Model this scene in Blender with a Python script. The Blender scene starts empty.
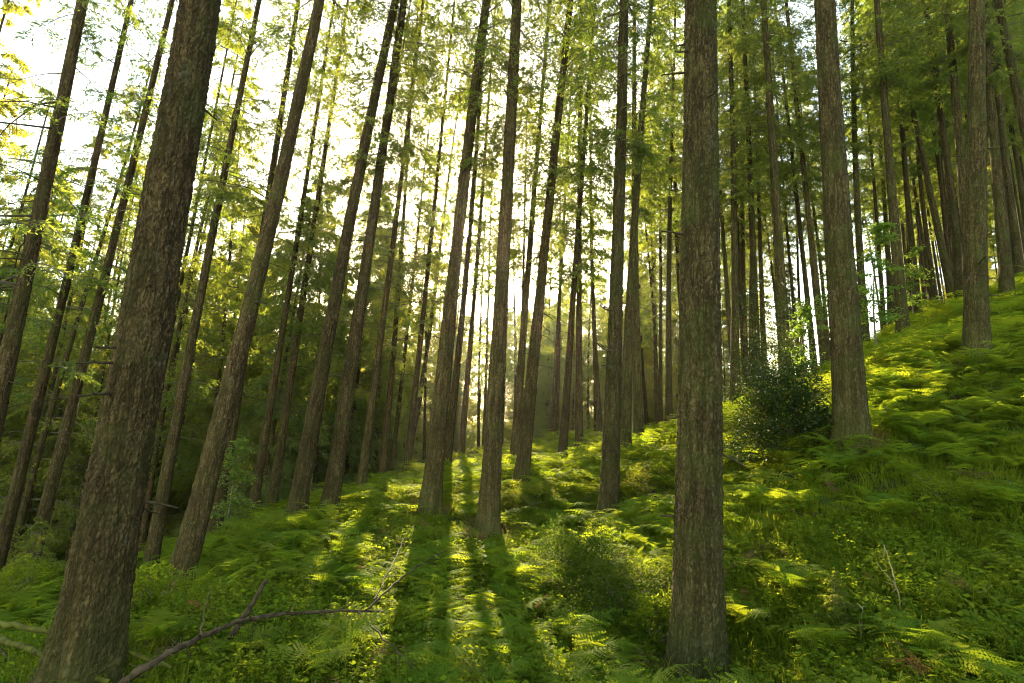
import bpy, math, random
import numpy as np
from mathutils import Matrix, Vector, Quaternion

R = math.radians
rng = np.random.default_rng(7)
random.seed(7)
scn = bpy.context.scene
C = scn.collection

# ---------------------------------------------------------------- camera
LENS, PITCH, ROLL = 20.0, R(11.0), R(2.4)
CAM = np.array([0.0, 0.0, 1.7])
F = LENS / 36.0 * 1024.0
fw = np.array([0, math.cos(PITCH), math.sin(PITCH)])
r0 = np.array([1.0, 0, 0]); u0 = np.cross(r0, fw)
rt = r0 * math.cos(ROLL) + u0 * math.sin(ROLL)
up = -r0 * math.sin(ROLL) + u0 * math.cos(ROLL)
cam_d = bpy.data.cameras.new('camera'); cam = bpy.data.objects.new('camera', cam_d); C.objects.link(cam)
cam_d.lens = LENS; cam_d.sensor_width = 36.0; cam_d.clip_start = 0.05; cam_d.clip_end = 3000
m = Matrix.Identity(4)
for i in range(3):
    m[i][0], m[i][1], m[i][2], m[i][3] = rt[i], up[i], -fw[i], CAM[i]
cam.matrix_world = m
scn.camera = cam

def ray(px, py):
    return fw + rt * (px - 512.0) / F + up * (341.5 - py) / F

def proj(P):
    v = np.asarray(P) - CAM
    d = v @ fw
    return 512 + F * (v @ rt) / d, 341.5 - F * (v @ up) / d, d

# ---------------------------------------------------------------- light
sdir = ray(467, 229); sdir = sdir / np.linalg.norm(sdir)          # towards the sun
EL = math.asin(sdir[2]); AZ = math.atan2(sdir[0], sdir[1])
w = bpy.data.worlds.new("World"); scn.world = w; w.use_nodes = True
nt = w.node_tree; bg = nt.nodes['Background']
sky = nt.nodes.new('ShaderNodeTexSky'); sky.sky_type = 'NISHITA'; sky.sun_disc = False
sky.sun_elevation = EL; sky.sun_rotation = AZ
sky.air_density = 1.2; sky.dust_density = 0.8; sky.ozone_density = 0.6
tint = nt.nodes.new('ShaderNodeMix'); tint.data_type = 'RGBA'; tint.blend_type = 'MULTIPLY'; tint.inputs[0].default_value = 1.0
tint.inputs[7].default_value = (1.0, 0.91, 0.72, 1)                # warm tint multiplied into the sky light, in place of white balance
nt.links.new(sky.outputs[0], tint.inputs[6]); nt.links.new(tint.outputs[2], bg.inputs[0]); bg.inputs[1].default_value = 0.15
sl = bpy.data.lights.new('sunlight', 'SUN'); so = bpy.data.objects.new('sunlight', sl); C.objects.link(so)
sl.energy = 5.0; sl.angle = R(0.5); sl.color = (1.0, 0.80, 0.50)
so.rotation_euler = Vector(sdir.tolist()).to_track_quat('Z', 'Y').to_euler()
vs = scn.view_settings
vs.view_transform = 'Standard'; vs.look = 'None'; vs.gamma = 1.0; vs.use_curve_mapping = False
vs.exposure = 2.65
cy = scn.cycles
cy.max_bounces = 7; cy.diffuse_bounces = 4; cy.transmission_bounces = 4; cy.glossy_bounces = 2
cy.volume_bounces = 0; cy.transparent_max_bounces = 4
cy.sample_clamp_indirect = 6.0; cy.caustics_reflective = False; cy.caustics_refractive = False
cy.use_denoising = True
scn.cycles.filter_width = 1.1
HAZE = 0.0002

# ---------------------------------------------------------------- helpers
def hash2(ix, iy, seed):
    h = (ix.astype(np.int64) * 374761393 + iy.astype(np.int64) * 668265263 + seed * 1442695041) & 0xffffffff
    h = ((h ^ (h >> 13)) * 1274126177) & 0xffffffff
    return ((h ^ (h >> 16)) & 0xffffff) / float(0xffffff)

def vnoise(x, y, seed=0):
    x = np.asarray(x, float); y = np.asarray(y, float)
    ix = np.floor(x); iy = np.floor(y); fx = x - ix; fy = y - iy
    fx = fx * fx * (3 - 2 * fx); fy = fy * fy * (3 - 2 * fy)
    a = hash2(ix, iy, seed); b = hash2(ix + 1, iy, seed); c = hash2(ix, iy + 1, seed); d = hash2(ix + 1, iy + 1, seed)
    return (a * (1 - fx) + b * fx) * (1 - fy) + (c * (1 - fx) + d * fx) * fy

def fbm(x, y, seed=0, o=4):
    s = 0; a = 0.5; t = 0
    for k in range(o):
        s = s + a * vnoise(x * 2 ** k + 17.3 * k, y * 2 ** k - 9.1 * k, seed + k); t += a; a *= 0.5
    return s / t

def voro(x, y, seed=0, wrapx=None):
    """F1, F2-F1 and cell id of a jittered-grid voronoi"""
    ix = np.floor(x); iy = np.floor(y)
    d1 = np.full(x.shape, 9.0); d2 = d1.copy(); cid = np.zeros(x.shape)
    for dx in (-1, 0, 1):
        for dy in (-1, 0, 1):
            cx = ix + dx; cyy = iy + dy
            hx = np.mod(cx, wrapx) if wrapx else cx
            jx = hash2(hx, cyy, seed); jy = hash2(hx, cyy, seed + 5)
            d = np.hypot(cx + jx - x, cyy + jy - y)
            n = d < d1
            d2 = np.where(n, d1, np.minimum(d2, d)); cid = np.where(n, hash2(hx, cyy, seed + 9), cid); d1 = np.where(n, d, d1)
    return d1, d2 - d1, cid

class MB:
    """collects quads and triangles for ONE mesh"""
    def __init__(s): s.v = []; s.f = []; s.m = []; s.n = 0
    def quads(s, V, Q, mat=0):
        V = np.asarray(V, float).reshape(-1, 3); Q = np.asarray(Q, np.int64).reshape(-1, 4)
        s.v.append(V); s.f.append(Q + s.n); s.m.append(np.full(len(Q), mat)); s.n += len(V)
    def cards(s, V4, mat=0):
        V4 = np.asarray(V4, float).reshape(-1, 4, 3); n = len(V4)
        s.quads(V4.reshape(-1, 3), np.arange(n * 4).reshape(n, 4), mat)
    def tube(s, P, rad, n=6, mat=0, cap=True):
        P = np.asarray(P, float); K = len(P); rad = np.broadcast_to(np.asarray(rad, float), (K,))
        T = np.gradient(P, axis=0); T /= np.linalg.norm(T, axis=1)[:, None] + 1e-9
        ref = np.array([0, 0, 1.0]) if abs(T[:, 2].mean()) < .8 else np.array([1.0, 0, 0])
        A = np.cross(T, ref); A /= np.linalg.norm(A, axis=1)[:, None] + 1e-9; B = np.cross(T, A)
        th = np.arange(n) * 2 * math.pi / n
        V = P[:, None] + rad[:, None, None] * (np.cos(th)[None, :, None] * A[:, None] + np.sin(th)[None, :, None] * B[:, None])
        i = np.arange(K - 1)[:, None] * n; j = np.arange(n)[None]; j2 = (j + 1) % n
        s.quads(V, np.stack([i + j, i + j2, i + n + j2, i + n + j], -1), mat)
    def mesh(s, name, mats, smooth=False):
        me = bpy.data.meshes.new(name)
        V = np.concatenate(s.v); Q = np.concatenate(s.f); M = np.concatenate(s.m)
        me.vertices.add(len(V)); me.vertices.foreach_set('co', V.astype(np.float32).ravel())
        me.loops.add(len(Q) * 4); me.loops.foreach_set('vertex_index', Q.astype(np.int32).ravel())
        me.polygons.add(len(Q)); me.polygons.foreach_set('loop_start', (np.arange(len(Q)) * 4).astype(np.int32))
        me.polygons.foreach_set('material_index', M.astype(np.int32))
        me.polygons.foreach_set('use_smooth', np.full(len(Q), smooth))
        for x in mats: me.materials.append(x)
        me.update(calc_edges=True)
        return me

def put(name, me, parent=None, loc=(0, 0, 0), rot=None):
    o = bpy.data.objects.new(name, me); C.objects.link(o)
    if parent is not None: o.parent = parent
    o.location = loc
    if rot is not None: o.rotation_euler = rot
    return o

def tag(o, label=None, cat=None, group=None, kind=None):
    if label: o['label'] = label
    if cat: o['category'] = cat
    if group: o['group'] = group
    if kind: o['kind'] = kind
    return o

# ---------------------------------------------------------------- materials
def mat_new(name):
    mt = bpy.data.materials.new(name); mt.use_nodes = True
    t = mt.node_tree; t.nodes.clear()
    return mt, t, t.nodes.new, t.links.new

def leaf_mat(name, dif, dif2, tra, tra2, fac=0.5, rough=0.55, nscale=1.2, spec=0.25):
    mt, t, N, L = mat_new(name)
    out = N('ShaderNodeOutputMaterial'); geo = N('ShaderNodeNewGeometry'); oi = N('ShaderNodeObjectInfo')
    no = N('ShaderNodeTexNoise'); no.inputs['Scale'].default_value = nscale; no.inputs['Detail'].default_value = 3
    L(geo.outputs['Position'], no.inputs['Vector'])
    no2 = N('ShaderNodeTexNoise'); no2.inputs['Scale'].default_value = nscale * 14; no2.inputs['Detail'].default_value = 1
    L(geo.outputs['Position'], no2.inputs['Vector'])
    a = N('ShaderNodeMath'); a.operation = 'MULTIPLY_ADD'; L(oi.outputs['Random'], a.inputs[0]); a.inputs[1].default_value = 0.7
    L(no.outputs[0], a.inputs[2])
    a2 = N('ShaderNodeMath'); a2.operation = 'MULTIPLY_ADD'; L(no2.outputs[0], a2.inputs[0]); a2.inputs[1].default_value = 0.7; L(a.outputs[0], a2.inputs[2])
    mr = N('ShaderNodeMapRange'); mr.inputs['From Min'].default_value = 0.75; mr.inputs['From Max'].default_value = 1.6
    L(a2.outputs[0], mr.inputs['Value'])
    m1 = N('ShaderNodeMix'); m1.data_type = 'RGBA'; m1.inputs[6].default_value = (*dif, 1); m1.inputs[7].default_value = (*dif2, 1); L(mr.outputs[0], m1.inputs[0])
    m2 = N('ShaderNodeMix'); m2.data_type = 'RGBA'; m2.inputs[6].default_value = (*tra, 1); m2.inputs[7].default_value = (*tra2, 1); L(mr.outputs[0], m2.inputs[0])
    pb = N('ShaderNodeBsdfPrincipled'); pb.inputs['Roughness'].default_value = rough; pb.inputs['Specular IOR Level'].default_value = spec
    L(m1.outputs[2], pb.inputs['Base Color'])
    tr = N('ShaderNodeBsdfTranslucent'); L(m2.outputs[2], tr.inputs['Color'])
    mx = N('ShaderNodeMixShader'); mx.inputs[0].default_value = fac
    L(pb.outputs[0], mx.inputs[1]); L(tr.outputs[0], mx.inputs[2]); L(mx.outputs[0], out.inputs[0])
    return mt

def bark_mat(name, c1, c2, moss, mossamt, bump=0.75, dist=0.02):
    """scaly conifer bark: long ridged fissures broken into small flakes, lichen and moss in drifts"""
    mt, t, N, L = mat_new(name)
    out = N('ShaderNodeOutputMaterial'); tc = N('ShaderNodeTexCoord'); oi = N('ShaderNodeObjectInfo')
    def noise(vec, sc, det, rough=.55):
        x = N('ShaderNodeTexNoise'); x.inputs['Scale'].default_value = sc; x.inputs['Detail'].default_value = det; x.inputs['Roughness'].default_value = rough; L(vec, x.inputs['Vector']); return x
    def mapping(s):
        x = N('ShaderNodeMapping'); x.inputs['Scale'].default_value = s; L(tc.outputs['Object'], x.inputs['Vector']); return x.outputs[0]
    def math_(op, a, b=None, c=None):
        x = N('ShaderNodeMath'); x.operation = op
        for i, v in enumerate((a, b, c)):
            if v is None: continue
            if isinstance(v, (int, float)): x.inputs[i].default_value = v
            else: L(v, x.inputs[i])
        return x.outputs[0]
    wn = noise(mapping((1, 1, .6)), 7, 3)
    def warped(s, amt):
        x = N('ShaderNodeVectorMath'); x.operation = 'MULTIPLY_ADD'; L(wn.outputs['Color'], x.inputs[0]); x.inputs[1].default_value = (amt, amt, amt); L(mapping(s), x.inputs[2]); return x.outputs[0]
    fis = noise(warped((1, 1, .38), .10), 27, 4, .65)                          # vertical fissures
    rid = math_('MULTIPLY', math_('ABSOLUTE', math_('SUBTRACT', fis.outputs[0], .5)), 7.0)
    rid = math_('MINIMUM', rid, 1.0)
    vo = N('ShaderNodeTexVoronoi'); vo.feature = 'F1'; vo.inputs['Scale'].default_value = 44; vo.inputs['Randomness'].default_value = 1; L(warped((1, 1, .5), .16), vo.inputs['Vector'])
    fine = noise(mapping((1, 1, .5)), 85, 5, .7)
    flake = math_('SUBTRACT', 1.0, math_('MULTIPLY', vo.outputs['Distance'], .9))
    hgt = math_('ADD', math_('MULTIPLY', rid, .55), math_('ADD', math_('MULTIPLY', flake, .35), math_('MULTIPLY', fine.outputs[0], .45)))
    cr = N('ShaderNodeMapRange'); cr.inputs['From Min'].default_value = .35; cr.inputs['From Max'].default_value = 1.1; L(hgt, cr.inputs['Value'])
    m1 = N('ShaderNodeMix'); m1.data_type = 'RGBA'; m1.inputs[6].default_value = (c1[0] * .55, c1[1] * .52, c1[2] * .48, 1); m1.inputs[7].default_value = (*c2, 1); L(cr.outputs[0], m1.inputs[0])
    big = noise(mapping((1, 1, .35)), 2.2, 5)
    mb_ = N('ShaderNodeMix'); mb_.data_type = 'RGBA'; mb_.blend_type = 'MULTIPLY'; mb_.inputs[0].default_value = .8; L(m1.outputs[2], mb_.inputs[6])
    br = N('ShaderNodeMapRange'); br.inputs['From Min'].default_value = .3; br.inputs['From Max'].default_value = .7; br.inputs['To Min'].default_value = .55; br.inputs['To Max'].default_value = 1.3; L(big.outputs[0], br.inputs['Value']); L(br.outputs[0], mb_.inputs[7])
    crk = noise(warped((1, 1, .10), .06), 11, 4, .6)                          # long dark cracks
    ck = math_('MINIMUM', math_('MULTIPLY', math_('ABSOLUTE', math_('SUBTRACT', crk.outputs[0], .5)), 16.0), 1.0)
    mk = N('ShaderNodeMix'); mk.data_type = 'RGBA'; mk.inputs[6].default_value = (c1[0] * .4, c1[1] * .38, c1[2] * .35, 1); L(mb_.outputs[2], mk.inputs[7]); L(ck, mk.inputs[0])
    mb_ = mk; hgt = math_('ADD', hgt, math_('MULTIPLY', ck, .5))
    lich = noise(mapping((1, 1, .8)), 5.5, 6, .7)
    lf = N('ShaderNodeMapRange'); lf.inputs['From Min'].default_value = .60; lf.inputs['From Max'].default_value = .72; lf.inputs['To Max'].default_value = .55; L(lich.outputs[0], lf.inputs['Value'])
    ml = N('ShaderNodeMix'); ml.data_type = 'RGBA'; L(lf.outputs[0], ml.inputs[0]); L(mb_.outputs[2], ml.inputs[6]); ml.inputs[7].default_value = (.16, .155, .105, 1); mb_ = ml
    n2 = noise(tc.outputs['Object'], 1.6, 6, .65)
    mo = N('ShaderNodeMapRange'); mo.inputs['From Min'].default_value = .45; mo.inputs['From Max'].default_value = .72; mo.inputs['To Max'].default_value = mossamt; L(n2.outputs[0], mo.inputs['Value'])
    sz = N('ShaderNodeSeparateXYZ'); L(tc.outputs['Object'], sz.inputs[0])
    zb = N('ShaderNodeMapRange'); zb.inputs['From Min'].default_value = 1.5; zb.inputs['From Max'].default_value = 0.0; zb.inputs['To Min'].default_value = 0.0; zb.inputs['To Max'].default_value = .9; L(sz.outputs[2], zb.inputs['Value'])
    zf = math_('MULTIPLY', zb.outputs[0], math_('MINIMUM', math_('MULTIPLY', n2.outputs[0], 1.5), 1.0))
    mo_ = math_('MAXIMUM', mo.outputs[0], zf)
    mv = math_('MULTIPLY', mo_, math_('MINIMUM', math_('MULTIPLY', fine.outputs[0], 1.7), 1.0))
    mm = N('ShaderNodeMix'); mm.data_type = 'RGBA'; L(mv, mm.inputs[0]); L(mb_.outputs[2], mm.inputs[6]); mm.inputs[7].default_value = (*moss, 1)
    hv = N('ShaderNodeHueSaturation'); L(mm.outputs[2], hv.inputs['Color'])
    vr = N('ShaderNodeMapRange'); vr.inputs['To Min'].default_value = .8; vr.inputs['To Max'].default_value = 1.2; L(oi.outputs['Random'], vr.inputs['Value']); L(vr.outputs[0], hv.inputs['Value'])
    bp = N('ShaderNodeBump'); bp.inputs['Strength'].default_value = bump; bp.inputs['Distance'].default_value = dist; L(hgt, bp.inputs['Height'])
    pb = N('ShaderNodeBsdfPrincipled'); pb.inputs['Roughness'].default_value = .95; pb.inputs['Specular IOR Level'].default_value = .1
    L(hv.outputs[0], pb.inputs['Base Color']); L(bp.outputs[0], pb.inputs['Normal']); L(pb.outputs[0], out.inputs[0])
    return mt

def plain_mat(name, col, col2, scale=6, rough=.9, bump=.3):
    mt, t, N, L = mat_new(name)
    out = N('ShaderNodeOutputMaterial'); tc = N('ShaderNodeTexCoord')
    n1 = N('ShaderNodeTexNoise'); n1.inputs['Scale'].default_value = scale; n1.inputs['Detail'].default_value = 6; L(tc.outputs['Object'], n1.inputs['Vector'])
    mr = N('ShaderNodeMapRange'); mr.inputs['From Min'].default_value = .35; mr.inputs['From Max'].default_value = .65; L(n1.outputs[0], mr.inputs['Value'])
    m1 = N('ShaderNodeMix'); m1.data_type = 'RGBA'; m1.inputs[6].default_value = (*col, 1); m1.inputs[7].default_value = (*col2, 1); L(mr.outputs[0], m1.inputs[0])
    bp = N('ShaderNodeBump'); bp.inputs['Strength'].default_value = bump; bp.inputs['Distance'].default_value = .02; L(n1.outputs[0], bp.inputs['Height'])
    pb = N('ShaderNodeBsdfPrincipled'); pb.inputs['Roughness'].default_value = rough; pb.inputs['Specular IOR Level'].default_value = .15
    L(m1.outputs[2], pb.inputs['Base Color']); L(bp.outputs[0], pb.inputs['Normal']); L(pb.outputs[0], out.inputs[0])
    return mt

M_BARK = bark_mat('bark_mat', (.070, .045, .019), (.180, .116, .050), (.066, .078, .016), .6)
M_BARKR = bark_mat('mossy_bark_mat', (.068, .048, .019), (.172, .124, .052), (.060, .078, .013), .85)
M_TWIG = plain_mat('twig_mat', (.10, .075, .05), (.17, .135, .09), 9)
M_DEAD = plain_mat('dead_wood_mat', (.034, .023, .012), (.085, .060, .033), 16)
M_MOSSY = plain_mat('mossy_wood_mat', (.045, .038, .008), (.095, .098, .009), 11)
M_PALE = plain_mat('pale_twig_mat', (.26, .20, .10), (.34, .26, .13), 12)
M_NEEDLE = leaf_mat('needle_mat', (.036, .066, .015), (.075, .098, .018), (.18, .28, .024), (.38, .41, .04), .58, nscale=.35)
M_LARCH = leaf_mat('larch_needle_mat', (.060, .092, .016), (.105, .122, .02), (.25, .34, .025), (.46, .44, .03), .58, nscale=.35)
M_SPRUCE = leaf_mat('spruce_needle_mat', (.050, .090, .028), (.092, .125, .032), (.18, .29, .04), (.34, .40, .045), .55, nscale=.3)
M_FERN = leaf_mat('fern_mat', (.074, .132, .012), (.132, .172, .015), (.23, .34, .012), (.40, .44, .02), .5, rough=.8, nscale=.5, spec=.05)
M_GRASS = leaf_mat('grass_mat', (.086, .136, .010), (.140, .170, .012), (.20, .29, .015), (.36, .38, .02), .5, rough=.85, nscale=.6, spec=.03)
M_HERB = leaf_mat('herb_leaf_mat', (.074, .130, .010), (.132, .166, .013), (.23, .33, .012), (.40, .44, .02), .5, rough=.8, nscale=.7, spec=.05)
M_BILB = leaf_mat('bilberry_leaf_mat', (.030, .056, .007), (.075, .098, .010), (.10, .16, .010), (.34, .36, .02), .40, rough=.7, nscale=.9, spec=.08)
M_HOLLY = leaf_mat('holly_leaf_mat', (.022, .043, .009), (.040, .062, .014), (.05, .08, .008), (.15, .18, .012), .22, rough=.6, nscale=.9, spec=.22)
M_HAZEL = leaf_mat('sapling_leaf_mat', (.05, .11, .02), (.09, .15, .03), (.22, .36, .03), (.40, .48, .05), .55, nscale=.9)

# ---------------------------------------------------------------- the trees seen in the photo
# base x, base y, a higher point x, y on its axis (px), trunk width at the base (px), diameter (m), crown start (m), crown density, label
P = 'conifer'
TREES = [
 dict(b=(83,680), t=(197,0), w=57.5, D=.482, h0=12, label='thickest rough brown trunk, large in the left foreground, leaning right above mossy logs', near=2),
 dict(b=(698,678), t=(699,0), w=50, D=.50, h0=12, label='thick upright trunk with flared foot, nearest trunk right of the sun', near=2, R=1),
 dict(b=(172,612), t=(316,0), w=26, D=.42, h0=11, label='tall bare trunk leaning right, just behind the big left foreground trunk and fallen branch', near=1),
 dict(b=(853,443), t=(829,0), w=31, D=.50, h0=9.5, label='stout grey trunk rising out of the dark holly bush', near=1, R=1),
 dict(b=(488,527), t=(516,0), w=22, D=.44, h0=8.5, label='straight thick trunk directly right of the sun tree, at the sunlit patch', near=1),
 dict(b=(608,526), t=(623,0), w=21, D=.44, h0=8.5, label='dark straight trunk with two broken snags, behind the round leafy mounds', near=1, R=1),
 dict(b=(976,355), t=(977,0), w=22, D=.42, h0=9, label='upright trunk standing highest on the right fern bank', near=1, R=1),
 dict(b=(430,512), t=(489,0), w=19, D=.40, h0=7.5, label='leaning trunk whose edge half hides the sun', near=1),
 dict(b=(-47,600), t=(80,0), w=23, D=.42, h0=5.0, dens=.5, label='dark trunk at the left edge with bare drooping side branches', near=1),
 dict(b=(-12,602), t=(122,40), w=14, D=.30, h0=5.0, label='slim trunk with mossy yellow upper stem, second from the left edge'),
 dict(b=(24,592), t=(172,0), w=14, D=.30, h0=6.0, label='slim bare leaning trunk just left of the big foreground trunk'),
 dict(b=(147,582), t=(259,0), w=14, D=.30, h0=8.0, label='thin dark trunk between the big foreground trunk and the leaning bare one'),
 dict(b=(213,541), t=(299,0), w=13, D=.33, h0=7.0, label='thin trunk partly hidden behind the leaning bare trunk'),
 dict(b=(250,528), t=(335,0), w=9.5, D=.27, h0=6.5, label='slender dark stem at the crest, first one clear of the leaning bare trunk'),
 dict(b=(272,505), t=(348,0), w=10, D=.30, h0=5.5, label='slender yellow-green stem behind the crest, left of the leaning pair'),
 dict(b=(298,508), t=(398,0), w=19, D=.40, h0=7.5, label='left trunk of the leaning pair on the fern crest', near=1),
 dict(b=(328,521), t=(404,0), w=18, D=.39, h0=8.0, label='right trunk of the leaning pair on the fern crest', near=1),
 dict(b=(360,493), t=(412,90), w=9.5, D=.29, h0=6.5, label='narrow stem just right of the leaning pair'),
 dict(b=(406,475), t=(455,0), w=7.5, D=.26, h0=5.5, label='thin leaning stem before the dark firs, left of the sun tree'),
 dict(b=(446,472), t=(484,50), w=9, D=.32, h0=7.0, label='stem directly behind the sun tree, showing on its right'),
 dict(b=(460,463), t=(492,60), w=7, D=.28, h0=7.0, label='thin stem under the sun, between sun tree and thick centre trunk'),
 dict(b=(514,466), t=(545,60), w=10, D=.33, h0=7.0, label='trunk half hidden at the right side of the thick centre trunk'),
 dict(b=(521,486), t=(571,0), w=15, D=.37, h0=7.5, label='slanting trunk right of the thick centre trunk, leaning over it', near=1),
 dict(b=(562,464), t=(595,0), w=9.5, D=.32, h0=7.0, label='slanting trunk in mid distance, left of a crossing upright one'),
 dict(b=(579,460), t=(580,180), w=9, D=.32, h0=7.5, label='upright mid-distance trunk crossed by a slanting neighbour'),
 dict(b=(600,436), t=(592,180), w=6.5, D=.30, h0=8.0, label='thin pole just left of the trunk with broken snags'),
 dict(b=(552,440), t=(566,180), w=6, D=.28, h0=8.0, label='thin pale pole between the slanting trunks'),
 dict(b=(624,449), t=(651,0), w=13, D=.38, h0=8.0, label='slanting trunk emerging from behind the one with broken snags', R=1),
 dict(b=(639,441), t=(634,0), w=11, D=.38, h0=8.5, label='upright trunk right behind the one with broken snags', R=1),
 dict(b=(669,436), t=(674,0), w=8.5, D=.33, h0=8.0, label='upright pole just left of the thick flared trunk', R=1),
 dict(b=(660,434), t=(659,100), w=5.5, D=.26, h0=8.0, label='thinner of the two poles just left of the thick flared trunk', R=1),
 dict(b=(735,409), t=(729,0), w=10, D=.34, h0=8.0, label='upright trunk just right of the thick flared trunk', R=1),
 dict(b=(757,402), t=(743,0), w=10, D=.36, h0=7.5, label='trunk left behind the holly bush, second right of the flared trunk', R=1),
 dict(b=(787,398), t=(763,0), w=13, D=.42, h0=7.5, label='ivy-speckled trunk straight behind the holly bush', R=1),
 dict(b=(827,385), t=(786,0), w=9, D=.32, h0=7.5, label='leaning trunk in front of the bright gap, left of the stout grey trunk', R=1),
 dict(b=(816,383), t=(775,0), w=7, D=.28, h0=7.5, label='thinner leaning stem in the bright gap behind the holly', R=1),
 dict(b=(867,360), t=(852,0), w=9.5, D=.33, h0=8.0, label='slim trunk close behind the stout grey trunk, on its right', R=1),
 dict(b=(904,340), t=(877,0), w=12, D=.37, h0=8.5, label='clean trunk at the fern bank between bright gaps, beside the green sapling', R=1),
 dict(b=(955,310), t=(888,0), w=8.5, D=.32, h0=8.0, label='most slanting trunk on the right bank, crossing its neighbours', R=1),
 dict(b=(919,322), t=(893,0), w=7.5, D=.30, h0=8.0, label='thin trunk behind the sapling on the right bank', R=1),
 dict(b=(962,303), t=(922,0), w=10, D=.34, h0=8.5, label='left one of the two close trunks before the highest fern-bank trunk', R=1),
 dict(b=(972,304), t=(944,0), w=12, D=.38, h0=8.5, label='right one of the two close trunks before the highest fern-bank trunk', R=1),
 dict(b=(1008,290), t=(986,0), w=12.5, D=.38, h0=8.0, label='slanting trunk just right of the highest fern-bank trunk', R=1),
 dict(b=(1020,282), t=(984,0), w=9, D=.32, h0=8.0, label='thinner slanting trunk near the right edge', R=1),
 dict(b=(1062,300), t=(998,0), w=13, D=.38, h0=7.5, label='trunk leaning in from the right edge high up', R=1),
 dict(b=(885,345), t=(866,100), w=5, D=.24, h0=7.5, label='thin stem between the slim trunk and the clean fern-bank trunk', R=1),
]
for t in TREES:
    d = t['D'] * F / t['w']
    t['d'] = d
    t['P'] = CAM + ray(*t['b']) * d
    n = np.cross(ray(*t['b']), ray(*t['t'])); n /= np.linalg.norm(n)
    z = np.array([0, 0, 1.0]); ax = z - n * n[2]; t['ax'] = ax / np.linalg.norm(ax)

# ---------------------------------------------------------------- ground: a smooth surface through the feet of the trees
ctl = [t['P'] for t in TREES]
def gp(px, py, d): return CAM + ray(px, py) * d
ctl += [gp(512, 683, 4.6), gp(300, 683, 4.4), gp(850, 683, 4.4), gp(1000, 560, 6.2), gp(1000, 440, 8.6), gp(560, 600, 7.4), gp(400, 600, 7.6),
        gp(250, 560, 9.4), gp(900, 620, 5.2), gp(0, 640, 5.6), gp(800, 520, 7.2)]
ctl += [np.array(q, float) for q in [(0, 0, 0.0), (-6, -1, -1.0), (6, 0, 1.6), (0, -8, -.6), (-14, -6, -3.5), (14, -6, 3.4), (-9, 5, -2.5), (-14, 12, -4.6),
        (16, 12, 5.6), (26, 8, 9.5), (-13, 20, -4.6), (-20, 24, -6), (-30, 16, -8), (-10, 27, -3.6), (-24, 36, -6), (-12, 42, -3.6), (-45, 40, -6), (0, 36, .6), (8, 34, 2.2), (2, 55, 2.0), (18, 36, 6.5), (26, 30, 9.5),
        (34, 50, 11), (50, 20, 17), (-60, 0, -18), (-40, -30, -11), (40, -30, 11), (0, -50, -2), (-50, 90, 2), (0, 100, 6), (60, 100, 14), (80, 50, 20), (-90, 60, -8), (100, -20, 26), (-100, -40, -22)]]
ctl = np.array(ctl)
def tps(r2): return np.where(r2 > 1e-9, r2 * np.log(r2 + 1e-12), 0)
n_ = len(ctl)
X_ = ctl[:, :2] / 10.0
K_ = tps(((X_[:, None] - X_[None]) ** 2).sum(-1)) + np.eye(n_) * 0.03
Pm = np.hstack([np.ones((n_, 1)), X_])
A_ = np.block([[K_, Pm], [Pm.T, np.zeros((3, 3))]])
W_ = np.linalg.solve(A_, np.concatenate([ctl[:, 2], np.zeros(3)]))
def ground(x, y, bumps=True):
    x = np.asarray(x, float); y = np.asarray(y, float); sh = x.shape
    q = np.stack([np.clip(x, -130, 130).ravel(), np.clip(y, -70, 140).ravel()], -1) / 10.0
    z = np.empty(len(q))
    for s in range(0, len(q), 40000):
        qq = q[s:s + 40000]
        z[s:s + 40000] = tps(((qq[:, None] - X_[None]) ** 2).sum(-1)) @ W_[:n_] + W_[n_] + qq @ W_[n_ + 1:]
    z = z.reshape(sh) - .17
    if bumps:
        z = z + (fbm(x * .55, y * .55, 3, 3) - .5) * .38 + (fbm(x * 1.25, y * 1.25, 19, 2) - .5) * .30 + (fbm(x * 2.6, y * 2.6, 11, 3) - .5) * .18
    return z
def on_ground(px, py, dmin=2.5, dmax=60):
    """where the sight line through a pixel meets the ground"""
    v = ray(px, py); ds = np.linspace(dmin, dmax, 1500)
    Q = CAM + v[None] * ds[:, None]
    below = Q[:, 2] < ground(Q[:, 0], Q[:, 1])
    k = int(np.argmax(below)) if below.any() else len(ds) - 1
    return Q[k]

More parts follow.
